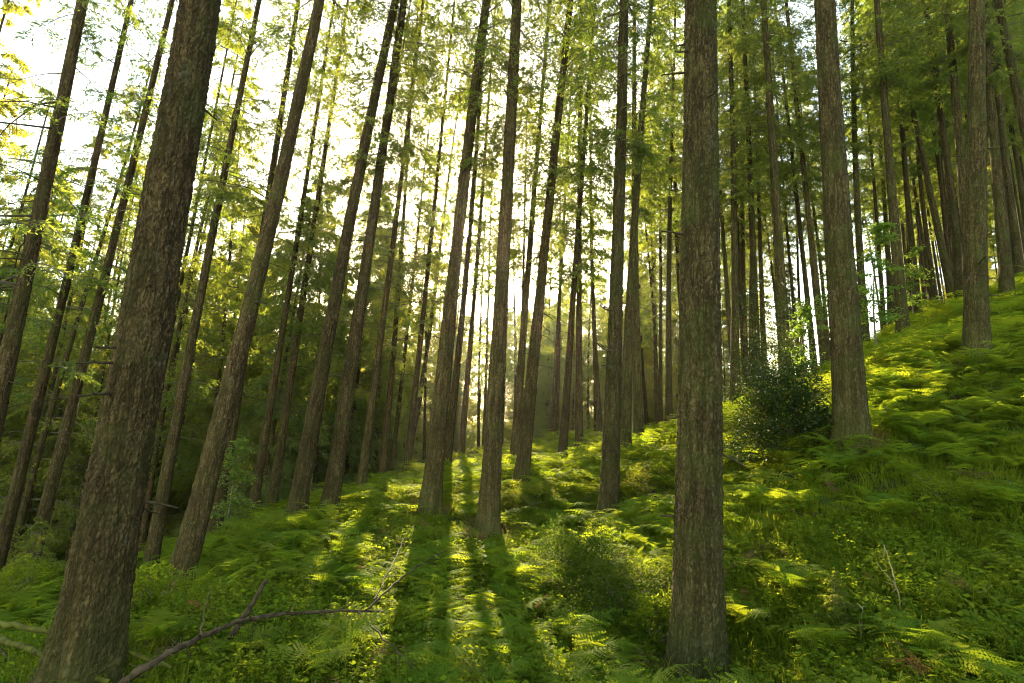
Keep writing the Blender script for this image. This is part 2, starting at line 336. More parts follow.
g = np.linspace(-1, 1, 520)
gx = 16 * g + 30 * g ** 3 * np.abs(g) + 330 * g ** 9
gy = 12 + 16 * g + 32 * g ** 3 * np.abs(g) + 330 * g ** 9
GX, GY = np.meshgrid(gx, gy)
GZ = ground(GX, GY)
mb = MB(); i, j = np.meshgrid(np.arange(519), np.arange(519)); k = j * 520 + i
mb.quads(np.stack([GX, GY, GZ], -1), np.stack([k, k + 1, k + 521, k + 520], -1))
def ground_mat():
    mt, t, N, L = mat_new('forest_floor_mat')
    out = N('ShaderNodeOutputMaterial'); geo = N('ShaderNodeNewGeometry')
    n1 = N('ShaderNodeTexNoise'); n1.inputs['Scale'].default_value = .8; n1.inputs['Detail'].default_value = 8; L(geo.outputs['Position'], n1.inputs['Vector'])
    n2 = N('ShaderNodeTexNoise'); n2.inputs['Scale'].default_value = 30; n2.inputs['Detail'].default_value = 6; L(geo.outputs['Position'], n2.inputs['Vector'])
    r1 = N('ShaderNodeValToRGB'); e = r1.color_ramp.elements
    e[0].position = .34; e[0].color = (.055, .040, .020, 1); e[1].position = .46; e[1].color = (.050, .075, .014, 1)
    x = e.new(.62); x.color = (.075, .11, .016, 1); x = e.new(.75); x.color = (.11, .13, .020, 1)
    L(n1.outputs[0], r1.inputs[0])
    mm = N('ShaderNodeMix'); mm.data_type = 'RGBA'; mm.blend_type = 'MULTIPLY'; mm.inputs[0].default_value = .7
    r2 = N('ShaderNodeMapRange'); r2.inputs['From Min'].default_value = .3; r2.inputs['From Max'].default_value = .65; r2.inputs['To Min'].default_value = .35; r2.inputs['To Max'].default_value = 1.25; L(n2.outputs[0], r2.inputs['Value'])
    L(r1.outputs[0], mm.inputs[6]); L(r2.outputs[0], mm.inputs[7])
    bp = N('ShaderNodeBump'); bp.inputs['Strength'].default_value = .8; bp.inputs['Distance'].default_value = .05; L(n2.outputs[0], bp.inputs['Height'])
    pb = N('ShaderNodeBsdfPrincipled'); pb.inputs['Roughness'].default_value = .95; pb.inputs['Specular IOR Level'].default_value = .1
    L(mm.outputs[2], pb.inputs['Base Color']); L(bp.outputs[0], pb.inputs['Normal']); L(pb.outputs[0], out.inputs[0])
    return mt
tag(put('ground', mb.mesh('ground', [ground_mat()], True)), kind='structure')

# ---------------------------------------------------------------- where the sun gets through: open lanes between the crowns
LIT = [(520,570,.8),(545,505,.8),(570,530,.7),(420,600,.6),(530,620,.7),(540,590,.7),(555,550,.7),(500,630,.6),(690,420,.5),(720,430,.5),(500,600,.7),(470,545,.6),(440,590,.7),(560,470,.4),(590,470,.4),(650,430,.45),(665,455,.45),(640,480,.4),(745,405,.4),
       (890,400,.8),(920,415,.8),(950,430,.8),(985,420,.8),(1015,440,.6),(880,435,.6),(905,440,.6),(960,395,.6),(800,545,.45),(770,590,.4),(840,560,.35),(560,650,.5),(620,630,.45),(660,620,.4),
       (480,640,.35),(940,535,.4),(980,380,.4),(410,440,.35),(535,530,.5),(575,500,.4),(455,490,.35),(400,560,.3),(760,640,.3),(505,555,.5)]
_lr = np.random.default_rng(77)
LIT += [(_lr.uniform(500, 680), _lr.uniform(455, 650), .5) for _ in range(22)] + [(_lr.uniform(330, 500), _lr.uniform(515, 650), .4) for _ in range(14)] + [(_lr.uniform(865, 1030), _lr.uniform(385, 455), .6) for _ in range(10)]
LANES = [(on_ground(a, b), r) for a, b, r in LIT]
def lane_cull(Pw, extra=0.0):
    keep = np.ones(len(Pw), bool)
    for q, r in LANES:
        v = Pw - q; s = v @ sdir
        dist = np.linalg.norm(v - s[:, None] * sdir, axis=1)
        keep &= ~((dist < r + .22 + extra) & (s > 0))
    v = Pw - CAM; s = v @ sdir
    keep &= ~((np.linalg.norm(v - s[:, None] * sdir, axis=1) < .05 + .010 * s) & (s > 0))   # the sun itself shows
    return keep

# ---------------------------------------------------------------- trunks and crowns
def trunk_mesh(name, r, H, detail, mats, seed, bow=(0, 0), lean_r=0):
    if detail == 2: nu, nlow, hl, nhi = 168, 640, 8.5, 40
    elif detail == 1: nu, nlow, hl, nhi = 56, 220, 9.0, 24
    else: nu, nlow, hl, nhi = 14, 26, 10.0, 8
    z = np.concatenate([np.linspace(-.7, hl, nlow), np.linspace(hl, H, nhi + 1)[1:]])
    th = np.arange(nu) * 2 * math.pi / nu
    T, Z = np.meshgrid(th, z)
    s = np.clip(Z / H, 0, 1)
    rr = r * (1 - .78 * s) * (1 - (.08 if r > .24 else .2) * np.clip(Z / 6, 0, 1))
    fl = np.exp(-np.clip(Z, 0, 9) / .42)
    lob = .55 + .45 * np.cos(T * 3 + seed) * np.cos(T * 2 - seed * 1.7)
    rr = rr * (1 + .70 * fl * lob + .07 * (fbm(Z * .9, Z * 0 + seed * 3.1, seed, 3) - .5) + .03 * np.sin(T * 2 + seed) + .02 * np.sin(Z * 2.1 + seed + T))
    if detail:
        circ = 2 * math.pi * r; cols = max(6, round(circ / (.040 if detail == 2 else .055)))
        wob = (fbm(T / (2 * math.pi) * cols * .8, Z * 7, seed, 3) - .5) * 1.6
        wob[:, :] *= np.minimum(1, np.minimum(T, 2 * math.pi - T) * 3)       # closed around the seam
        f1, e, cid = voro(T / (2 * math.pi) * cols + wob, Z / (.075 if detail == 2 else .11) + wob * .8, seed, cols)
        f1b, eb, cb = voro(T / (2 * math.pi) * cols * 2, Z / .04, seed + 3, cols * 2)
        amp = .013
        rr = rr + amp * (np.clip(e * 2.4, 0, 1) * (.55 + .75 * cid) - .5) + amp * .35 * (np.clip(eb * 2, 0, 1) * cb - .3)
    if detail:
        rk = np.random.default_rng(seed + 900)
        for _ in range(26):                                                # knots and healed branch collars
            kz, kt = rk.uniform(.8, hl), rk.uniform(0, 6.283); dt = (T - kt + math.pi) % (2 * math.pi) - math.pi
            g_ = np.exp(-((dt * r / .045) ** 2 + ((Z - kz) / .06) ** 2)); rr = rr + rk.uniform(.008, .024) * (g_ - 1.5 * np.exp(-((dt * r / .016) ** 2 + ((Z - kz) / .02) ** 2)))
    bx = bow[0] * np.sin(math.pi * np.clip(Z / H * 1.6, 0, 1.6)); by = bow[1] * np.sin(math.pi * np.clip(Z / H * 1.6, 0, 1.6))
    V = np.stack([rr * np.cos(T) + bx, rr * np.sin(T) + by, Z], -1)
    i = np.arange(len(z) - 1)[:, None] * nu; j = np.arange(nu)[None]; j2 = (j + 1) % nu
    mb = MB(); mb.quads(V, np.stack([i + j, i + j2, i + nu + j2, i + nu + j], -1))
    return mb.mesh(name, mats, True)

def crown_mesh(name, rg, H, h0, Lmax, nbr, ntw, nbl, blade, mats, Mw=None, droop=.22, low=.55, wid=.24, rt_=.02):
    """whorls of drooping boughs, twigs hanging from them and needle tufts on the twigs"""
    u = np.sort(rg.random(nbr)); h = h0 + (H - h0) * u
    h = np.round(h / .45) * .45 + rg.normal(0, .07, nbr)
    a = rg.random(nbr) * 2 * math.pi
    s_ = (h - h0) / (H - h0)
    L = Lmax * np.clip(1.08 - s_, .08, 1) ** .75 * rg.uniform(.5, 1.05, nbr) * np.clip(low + s_ * 3, 0, 1)
    out = np.stack([np.cos(a), np.sin(a), 0 * a], -1); sd = np.stack([-np.sin(a), np.cos(a), 0 * a], -1)
    e1 = rg.uniform(.05, .35, nbr); e2 = droop * rg.uniform(.6, 2.0, nbr) + e1 * .5; bend = rg.normal(0, .12, nbr)
    if Mw is not None:
        kb = np.ones(nbr, bool)
        for f_ in (.35, .75, 1.0):
            pm = out * (L * f_)[:, None] + np.stack([0 * h, 0 * h, h], -1); kb &= lane_cull(pm @ Mw[:3, :3].T + Mw[:3, 3], -.15)
        h, a, L, out, sd, e1, e2 = h[kb], a[kb], L[kb], out[kb], sd[kb], e1[kb], e2[kb]; nbr = len(h); bend = rg.normal(0, .12, nbr)
    def at(bi, s):
        return (out[bi] * (L[bi] * s)[:, None] + sd[bi] * (L[bi] * bend[bi] * s * s)[:, None]
                + np.stack([0 * s, 0 * s, h[bi] + L[bi] * (e1[bi] * s - e2[bi] * s * s)], -1))
    K = 6; S = np.linspace(0, 1, K); bi = np.repeat(np.arange(nbr), K)
    Pb = at(bi, np.tile(S, nbr)).reshape(nbr, K, 3)
    rad = (rt_ * (1 - .85 * S))[None] * (.5 + .5 * L / Lmax)[:, None]
    ns = 4; th = np.arange(ns) * 2 * math.pi / ns
    V = Pb[:, :, None] + rad[..., None, None] * (np.cos(th)[None, None, :, None] * sd[:, None, None] + np.sin(th)[None, None, :, None] * np.array([0, 0, 1.0]))
    mb = MB()
    base = (np.arange(nbr) * K * ns)[:, None, None] + (np.arange(K - 1) * ns)[None, :, None]
    j = np.arange(ns)[None, None]; j2 = (j + 1) % ns
    mb.quads(V, np.stack([base + j, base + j2, base + ns + j2, base + ns + j], -1), 0)
    # twigs
    nt_ = nbr * ntw; tb = np.repeat(np.arange(nbr), ntw)
    st = rg.random(nt_) ** .75 * .85 + .15
    p = at(tb, st); sg = rg.choice([-1, 1], nt_)
    l = (.22 + .30 * rg.random(nt_)) * L[tb] * (1.25 - st) * .9 + .12
    d = out[tb] * rg.uniform(.3, .8, nt_)[:, None] + sd[tb] * (sg * rg.uniform(.3, 1, nt_))[:, None] + np.array([0, 0, 1.0]) * rg.uniform(-.75, .10, nt_)[:, None]
    d /= np.linalg.norm(d, axis=1)[:, None]
    if Mw is not None:
        mid = p + d * (l * .5)[:, None] + np.array([0, 0, -.1])
        Pw = mid @ Mw[:3, :3].T + Mw[:3, 3]
        keep = lane_cull(Pw)
        p, d, l, tb = p[keep], d[keep], l[keep], tb[keep]
    nt_ = len(p)
    drp = np.array([0, 0, -1.0]) * (l * .32)[:, None]
    q1 = p + d * (l * .5)[:, None] + drp * .25; q2 = p + d * l[:, None] + drp
    wv = np.cross(d, rg.normal(0, 1, (nt_, 3))); wv /= np.linalg.norm(wv, axis=1)[:, None]; wv *= .004
    mb.cards(np.stack([p - wv, p + wv, q1 + wv * .8, q1 - wv * .8], 1), 0); mb.cards(np.stack([q1 - wv * .8, q1 + wv * .8, q2 + wv * .3, q2 - wv * .3], 1), 0)
    # needles
    t = rg.random((nt_, nbl)) ** .8 * 1.02
    b = p[:, None] + d[:, None] * (l[:, None] * t)[..., None] + np.array([0, 0, -1.0]) * (l[:, None] * .32 * t * t)[..., None]
    nd = d[:, None] * .8 + rg.normal(0, .48, (nt_, nbl, 3)) + np.array([0, 0, -.15]); nd /= np.linalg.norm(nd, axis=2)[..., None]
    bl = blade * rg.uniform(.6, 1.3, (nt_, nbl))
    wv = np.cross(nd, rg.normal(0, 1, (nt_, nbl, 3))); wv /= np.linalg.norm(wv, axis=2)[..., None]; wv *= (bl * wid * .5)[..., None]
    e_ = b + nd * bl[..., None]; mdl = b + nd * (bl * .45)[..., None]
    mb.cards(np.stack([b, mdl + wv, e_, mdl - wv], 2), 1)
    return mb.mesh(name, mats)

def dead_branch_mesh(rg, L, droop=.25, r=.016):
    mb = MB(); S = np.linspace(0, 1, 9)
    jit = np.cumsum(rg.normal(0, .02, (9, 3)), 0) * L * .5; jit[0] = 0
    Pm = np.stack([L * S, L * .12 * rg.normal() * S ** 2, L * (.1 * S - droop * S ** 2)], -1) + jit
    mb.tube(Pm, r * (1 - .8 * S), 6)
    for k in range(int(5 + L * 5)):
        s = rg.uniform(.25, 1); p = np.array([np.interp(s, S, Pm[:, c]) for c in range(3)])
        l = rg.uniform(.15, .5) * L * .45; d = np.array([rg.uniform(.3, .9), rg.choice([-1, 1]) * rg.uniform(.3, .9), rg.uniform(-.6, .15)]); d /= np.linalg.norm(d)
        s2 = np.linspace(0, 1, 4)
        mb.tube(p + d * (l * s2)[:, None] + np.array([0, 0, -1]) * (l * .25 * s2 ** 2)[:, None], r * .35 * (1 - .7 * s2), 4)
    return mb.mesh('dead_branch', [M_DEAD], True)
DEADM = [dead_branch_mesh(rng, L_, dr) for L_, dr in ((1.1, .2), (1.6, .3), (2.1, .35), (.8, .15), (2.5, .3), (1.3, .4))]

def tree_root(name, P, ax, label, group, spin=0.0):
    o = bpy.data.objects.new(name, None); C.objects.link(o)
    o.empty_display_size = .3
    q = Vector((0, 0, 1)).rotation_difference(Vector(ax.tolist())) @ Quaternion((0, 0, 1), spin)
    o.rotation_mode = 'QUATERNION'; o.rotation_quaternion = q; o.location = P.tolist()
    M = np.array(Matrix.LocRotScale(Vector(P.tolist()), q, None))
    return tag(o, label, 'tree', group), M

for n, t in enumerate(TREES):
    Pt = t['P'].copy(); zg = float(ground(Pt[0], Pt[1]))
    Pt = Pt - t['ax'] * max(-.6, min(.6, (Pt[2] - zg)))
    root, Mw = tree_root('conifer', Pt, t['ax'], t['label'], 'conifer trunks on the slope')
    rg = np.random.default_rng(100 + n)
    H = rg.uniform(23, 27) * (.8 + .5 * t['D']); d = t['d']; near = t.get('near', 0)
    mats = [M_BARKR if t.get('R') else M_BARK]
    tm = trunk_mesh('trunk', t['D'] / 2, H, near, mats, n + 1, (rg.normal(0, .05), rg.normal(0, .05)) if near < 2 else (.03, .02))
    put('trunk', tm, root)
    dens = t.get('dens', 1.0); far = d > 17
    cm = crown_mesh('crown', rg, H, t['h0'] * rg.uniform(.9, 1.1), rg.uniform(2.0, 2.7) * (.75 + .6 * t['D']), int(((150 if t['b'][0] > 470 else 110) if t['h0'] < 9.2 else 70) * dens), 13,
                    15 if far else 19, .125 if far else .095, [M_TWIG, M_NEEDLE], Mw, low=.45)
    put('crown', cm, root)
    # bare dead boughs below the crown
    nd = {2: 3, 1: 7}.get(near, 5)
    if t.get('dens'): nd = 22
    for k in range(nd):
        hh = rg.uniform(4.2, 11.5) if t.get('dens') else rg.uniform(3.2 if near < 2 else 4.5, t['h0'] + 1.5)
        if near == 2 and n == 1: continue
        o = put('dead_branch', DEADM[int(rg.integers(0, 6))], root, (0, 0, hh), (0, rg.uniform(-.1, .3), rg.uniform(0, 6.28) if not t.get('dens') else rg.uniform(2.2, 4.4)))
        s = rg.uniform(.45, 1.0) * (1.7 if t.get('dens') else .8); o.scale = (s, s, s)

STUBM = []
for k in range(4):
    mb = MB(); S = np.linspace(0, 1, 5); l_ = .10 + .07 * k
    Q = np.stack([l_ * S, np.cumsum(rng.normal(0, .008, 5)), -.15 * l_ * S + np.cumsum(rng.normal(0, .008, 5))], -1); mb.tube(Q, .015 * (1 - .55 * S) * rng.uniform(.8, 1.2, 5), 6); mb.tube(np.array([Q[2], Q[2] + [.02, .03, .02], Q[2] + [.05, .07, .01]]), [.006, .004, .002], 4)
    STUBM.append(mb.mesh('branch_stub', [M_DEAD], True))
for n, t in enumerate(TREES):
    if not t.get('near'): continue
    root = [o for o in C.objects if o.get('label') == t['label']][0]; rg = np.random.default_rng(1500 + n)
    for k in range(9 if t['near'] == 2 else 7):
        hh = rg.uniform(1.2, 8.0); a = rg.uniform(0, 6.28); rs = t['D'] * .5 * (1 - .78 * hh / 25) * .9
        put('branch_stub', STUBM[int(rg.integers(0, 4))], root, (rs * math.cos(a), rs * math.sin(a), hh), (0, rg.uniform(-.3, .35), a))

# the pole stand behind and the dark firs in the hollow on the left: every tree its own, meshes shared
POLE_T = [trunk_mesh('trunk', .13 + .012 * k, 23, 0, [M_BARK if k % 2 else M_BARKR], 60 + k, (rng.normal(0, .1), rng.normal(0, .1))) for k in range(5)]
FIR_T = [trunk_mesh('trunk', .15, 17, 0, [M_BARK], 80 + k) for k in range(2)]
FIR_C = [crown_mesh('crown', np.random.default_rng(400 + k), 17.5, 1.0, 3.0, 260, 19, 14, .15, [M_TWIG, M_LARCH if k in (1, 3, 4) else M_SPRUCE], None, droop=.36, low=.8, wid=.22) for k in range(5)]  # brighter larch colour on some fir crowns stands in for sunlit foliage
placed = [t['P'][:2] for t in TREES]
def free(x, y, dist):
    return all((x - a) ** 2 + (y - b) ** 2 > dist * dist for a, b in placed)

def in_lane(x, y, top, rad, xmin=-99):
    """would a trunk here stand in one of the open sun lanes?"""
    hd = sdir[:2] / np.linalg.norm(sdir[:2]); tz = sdir[2] / np.linalg.norm(sdir[:2]); zg = float(ground(x, y))
    for q, r in LANES + [(CAM, 0)]:
        if q[0] < xmin: continue
        v = np.array([x, y]) - q[:2]; s = v @ hd
        if s > 0 and abs(v[0] * hd[1] - v[1] * hd[0]) < rad + r * .5 and q[2] + s * tz - .5 < zg + top: return True
    return False
def plant(name, Tm, Cm, x, y, s, label, group, lean=(0, 0), sink=.1):
    P_ = np.array([x, y, float(ground(x, y)) - sink]); ax = np.array([lean[0], lean[1], 1.0]); ax /= np.linalg.norm(ax)
    root, M_ = tree_root(name, P_, ax, label, group, rng.uniform(0, 6.28)); root.scale = (s, s, s)
    put('trunk', Tm, root)
    if callable(Cm): Cm = Cm(M_ @ np.diag([s, s, s, 1.0]))
    put('crown', Cm, root); placed.append((x, y)); return root

cnt = 0; tries = 0
while cnt < 122 and tries < 4000:
    tries += 1
    px = rng.uniform(425, 1120) if cnt < 90 else rng.uniform(690, 1120); dd = rng.uniform(20, 52)
    v = ray(px, 420); v = v / v[1]; x, y = CAM[0] + v[0] * dd, dd
    if not free(x, y, 1.5) or (in_lane(x, y, 24, .12) and (dd < 26 or in_lane(x, y, 24, .12, 6.0) or rng.random() < .6)): continue
    if px < 500 and dd < 28: continue
    if 775 < px < 895 and rng.random() < .75: continue                 # the bright gap in the stand
    # the lane under the sun stays open
    if abs(px - 467) < 14: continue
    lab = ('slender pole conifer in the hazy stand seen between the middle trunks' if px < 690 else
           'slender pole conifer high on the right bank, deep between the larger trunks')
    plant('pole_conifer', POLE_T[cnt % 5], (lambda M_, k=cnt, px=px: crown_mesh('crown', np.random.default_rng(300 + k), 23.5, (8.5 if px > 690 else 6.0) + (k % 6) * .4, 2.6, 115, 13, 13, .15, [M_TWIG, M_NEEDLE], M_, low=.4, wid=.25)), x, y, rng.uniform(.85, 1.1), lab,
          'poles in the hazy middle stand' if px < 690 else 'poles on the right bank', (rng.normal(-.02, .03), rng.normal(0, .03)))
    cnt += 1
cnt = 0; tries = 0
while cnt < 50 and tries < 4000:
    tries += 1
    px = rng.uniform(-160, 470); dd = rng.uniform(21, 46)
    v = ray(px, 480); v = v / v[1]; x, y = v[0] * dd, dd
    if not free(x, y, 2.6) or (px > 300 and dd < 24) or in_lane(x, y, 15, 1.6): continue
    plant('dark_fir', FIR_T[cnt % 2], FIR_C[int(rng.integers(0, 5))], x, y, rng.uniform(.8, 1.2), 'dense dark fir with foliage to the ground in the hollow on the left',
          'dark firs in the left hollow', (rng.normal(0, .03), rng.normal(0, .03)), .3)
    cnt += 1
cnt = 0; tries = 0
while cnt < 33 and tries < 4000:
    tries += 1
    px = rng.uniform(-170, 440); dd = rng.uniform(17, 36)
    v = ray(px, 480); v = v / v[1]; x, y = v[0] * dd, dd
    if not free(x, y, 1.7) or in_lane(x, y, 24, .12): continue
    plant('larch', POLE_T[cnt % 5], (lambda M_, k=cnt: crown_mesh('crown', np.random.default_rng(700 + k), 23.5, 4.0 + (k % 6) * .7, 2.9, 120, 14, 15, .13, [M_TWIG, M_LARCH], M_, low=.5, wid=.22)), x, y, rng.uniform(.8, 1.05),
          'feathery pale green larch with high open crown rising from the left hollow', 'larches in the left hollow', (rng.normal(.02, .03), rng.normal(0, .03)))
    cnt += 1
for k, (px, dd) in enumerate([(432, 50), (451, 58), (546, 50), (412, 44)]):
    v = ray(px, 430); v = v / v[1]
    plant('larch', POLE_T[k % 5], (lambda M_, k=k: crown_mesh('crown', np.random.default_rng(800 + k), 23.5, 3.5 + (k % 3) * .8, 3.2, 150, 14, 15, .16, [M_TWIG, M_LARCH], M_, low=.6, wid=.26)), v[0] * dd, dd, rng.uniform(.95, 1.1),
          'golden backlit larch crown far behind, framing the low sun', 'larches framing the sun', (0, 0))
cnt = 0; tries = 0
while cnt < 180 and tries < 4000:
    tries += 1
    px = rng.uniform(-300, 1320) if cnt < 150 else rng.uniform(425, 690); dd = rng.uniform(36, 84) if cnt < 150 else rng.uniform(38, 66)
    if px < 360 and dd < 48: continue
    if 775 < px < 895 and rng.random() < .7: continue
    v = ray(px, 450); v = v / v[1]; x, y = v[0] * dd, dd
    if not free(x, y, 2.0): continue
    plant('distant_fir', FIR_T[cnt % 2], FIR_C[int(rng.integers(0, 5))], x, y, min(rng.uniform(.75, 1.2), .34 * (dd - 11) / 17.5) , 'far fir closing the view deep behind the trunks',
          'far firs behind the stand', (0, 0), .4)
    cnt += 1

# ---------------------------------------------------------------- undergrowth templates
def frond_mesh(rg, Lf, npin=12, npl=6, rise=.75, name='frond'):
    """a bracken frond: an upright stalk that arches over into a broad, feathered triangular blade along +x"""
    mb = MB(); K = 26; S = np.linspace(0, 1, K)
    phi = np.interp(S, [0, .30, .55, 1], [1.45, 1.15 * rise + .25, .42 * rise, -.55 + .25 * rise]) + rg.normal(0, .05)
    tgs = np.stack([np.cos(phi), .10 * rg.normal() * S, np.sin(phi)], -1)
    Pr = np.concatenate([[[0, 0, 0]], np.cumsum(tgs[:-1] * (Lf / (K - 1)), 0)]); mb.tube(Pr[::3], .0045 * (1 - .8 * S[::3]), 4)
    q = []
    for si in np.linspace(.34, .985, npin):
        p = np.array([np.interp(si, S, Pr[:, c]) for c in range(3)]); tg = np.array([np.interp(si, S, tgs[:, c]) for c in range(3)]); tg /= np.linalg.norm(tg)
        u_ = (si - .34) / .66
        lp = Lf * .36 * (1.02 - u_) ** .9 * min(1, .62 + 2.4 * u_) * rg.uniform(.85, 1.12)
        for sg in (-1, 1):
            if rg.random() < .03: continue
            d = np.array([0, sg, 0]) * .92 + tg * rg.uniform(.25, .5) + np.array([0, 0, rg.uniform(-.22, .10)]); d /= np.linalg.norm(d)
            nrm = np.cross(d, tg) * sg; nrm /= np.linalg.norm(nrm); sv = np.cross(nrm, d)
            u = (np.arange(npl) + .5) / npl
            pw = np.minimum(lp * .19, Lf * .038) * (1.06 - u) ** .6
            tw = rg.normal(0, .25)
            for ss in (-1, 1):
                dz = np.array([0, 0, -1.0]) * (lp * .16 * u * u)[:, None]
                b0 = p + d * (lp * (u - .48 / npl))[:, None] + dz; b1 = p + d * (lp * (u + .36 / npl))[:, None] + dz
                tip = p + d * (lp * (u + .30 / npl))[:, None] + sv * (ss * pw)[:, None] + dz + nrm * (pw * (tw * ss - .12))[:, None]
                mdp = (b0 + tip) * .5 - d * (lp * .16 / npl)
                q.append(np.stack([b0, b1, tip, mdp], 1))
    mb.cards(np.concatenate(q), 0)
    return mb.mesh(name, [M_FERN])

def fern_arr(rg, nf, size, npin, npl):
    me = []
    for k in range(nf):
        me.append((k * 6.283 / nf + rg.normal(0, .3), frond_mesh(rg, size * rg.uniform(.75, 1.15), npin, npl, rg.uniform(.45, 1.0), 'tmp_frond')))
    return me
def mesh_np(me):
    V = np.empty(len(me.vertices) * 3, np.float32); me.vertices.foreach_get('co', V)
    Q = np.empty(len(me.loops), np.int32); me.loops.foreach_get('vertex_index', Q)
    return V.reshape(-1, 3).astype(float), Q.reshape(-1, 4)
def fern_template(rg, nf, size, npin, npl):
    mb = MB()
    for a, fm in fern_arr(rg, nf, size, npin, npl):
        V, Q = mesh_np(fm); c, s = math.cos(a), math.sin(a)
        tilt = rg.normal(0, .12)
        V2 = np.stack([V[:, 0] * c - (V[:, 1] + V[:, 2] * tilt) * s, V[:, 0] * s + (V[:, 1] + V[:, 2] * tilt) * c, V[:, 2]], -1)
        mb.quads(V2, Q, 0); bpy.data.meshes.remove(fm)
    return mb.mesh('bracken_plant', [M_FERN])
def blades_template(rg, n, h, spread, wd, mat, name):
    a = rg.random(n) * 6.283; r = spread * np.sqrt(rg.random(n)); b = np.stack([r * np.cos(a), r * np.sin(a), 0 * r - .02], -1)
    hh = h * rg.uniform(.5, 1.15, n); la = a + rg.normal(0, .9, n); ln = hh * rg.uniform(.15, .8, n)
    o = np.stack([np.cos(la), np.sin(la), 0 * la], -1); wv = np.stack([-np.sin(la), np.cos(la), 0 * la], -1) * (wd * .5)
    z = np.array([0, 0, 1.0])
    p1 = b + z * (hh * .55)[:, None] + o * (ln * .25)[:, None]; p2 = b + z * (hh * .85)[:, None] + o * (ln * .7)[:, None]; p3 = b + z * (hh * .8)[:, None] + o * (ln * 1.15)[:, None]
    mb = MB()
    mb.cards(np.stack([b - wv, b + wv, p1 + wv * .8, p1 - wv * .8], 1)); mb.cards(np.stack([p1 - wv * .8, p1 + wv * .8, p2 + wv * .55, p2 - wv * .55], 1)); mb.cards(np.stack([p2 - wv * .55, p2 + wv * .55, p3 + wv * .1, p3 - wv * .1], 1))
    return mb.mesh(name, [mat])
def herb_template(rg, nst, h, spread, leaf, mat, name, per=9):
    mb = MB(); q = []
    for k in range(nst):
        a = rg.random() * 6.283; r = spread * math.sqrt(rg.random()); b = np.array([r * math.cos(a), r * math.sin(a), -.02])
        d = np.array([math.cos(a) * .5 * r / spread, math.sin(a) * .5 * r / spread, 1]) + rg.normal(0, .2, 3); d /= np.linalg.norm(d); hh = h * rg.uniform(.45, 1.1)
        S = np.linspace(0, 1, 4); mb.tube(b + d * (hh * S)[:, None], .0025, 3)
        t = rg.uniform(.25, 1.02, per); p = b + d * (hh * t)[:, None]
        la = rg.random(per) * 6.283; ld = np.stack([np.cos(la), np.sin(la), rg.uniform(-.3, .5, per)], -1); ld /= np.linalg.norm(ld, axis=1)[:, None]
        L_ = leaf * rg.uniform(.6, 1.25, per); wv = np.cross(ld, np.array([0, 0, 1.0]) + rg.normal(0, .35, (per, 3))); wv /= np.linalg.norm(wv, axis=1)[:, None]; wv *= (L_ * .3)[:, None]
        st = p + ld * (L_ * .25)[:, None]
        q.append(np.stack([st, p + ld * (L_ * .7)[:, None] + wv, p + ld * (L_ * 1.25)[:, None] + np.array([0, 0, -.12]) * L_[:, None], p + ld * (L_ * .7)[:, None] - wv], 1))
    mb.cards(np.concatenate(q)); return mb.mesh(name, [mat])

rgt = np.random.default_rng(21)
FERN_T = [fern_template(rgt, nf, sz, 13, 6) for nf, sz in ((4, .75), (3, .95), (5, .65), (4, .85), (2, .95))]
FERN_F = [fern_template(rgt, nf, sz, 11, 4) for nf, sz in ((4, .85), (5, .95), (3, 1.0), (4, .75))]
GRASS_T = [blades_template(rgt, 44, h, .15, .007, M_GRASS, 'grass_tuft') for h in (.15, .2, .27, .12)]
MOSS_T = [blades_template(rgt, 150, h, .17, .009, M_GRASS, 'moss_tuft') for h in (.05, .07, .09)]
HERB_T = [herb_template(rgt, 24, h, .18, lf, M_HERB, 'herb_tuft') for h, lf in ((.12, .030), (.17, .036), (.22, .042), (.14, .026), (.10, .040), (.26, .048), (.19, .030))]

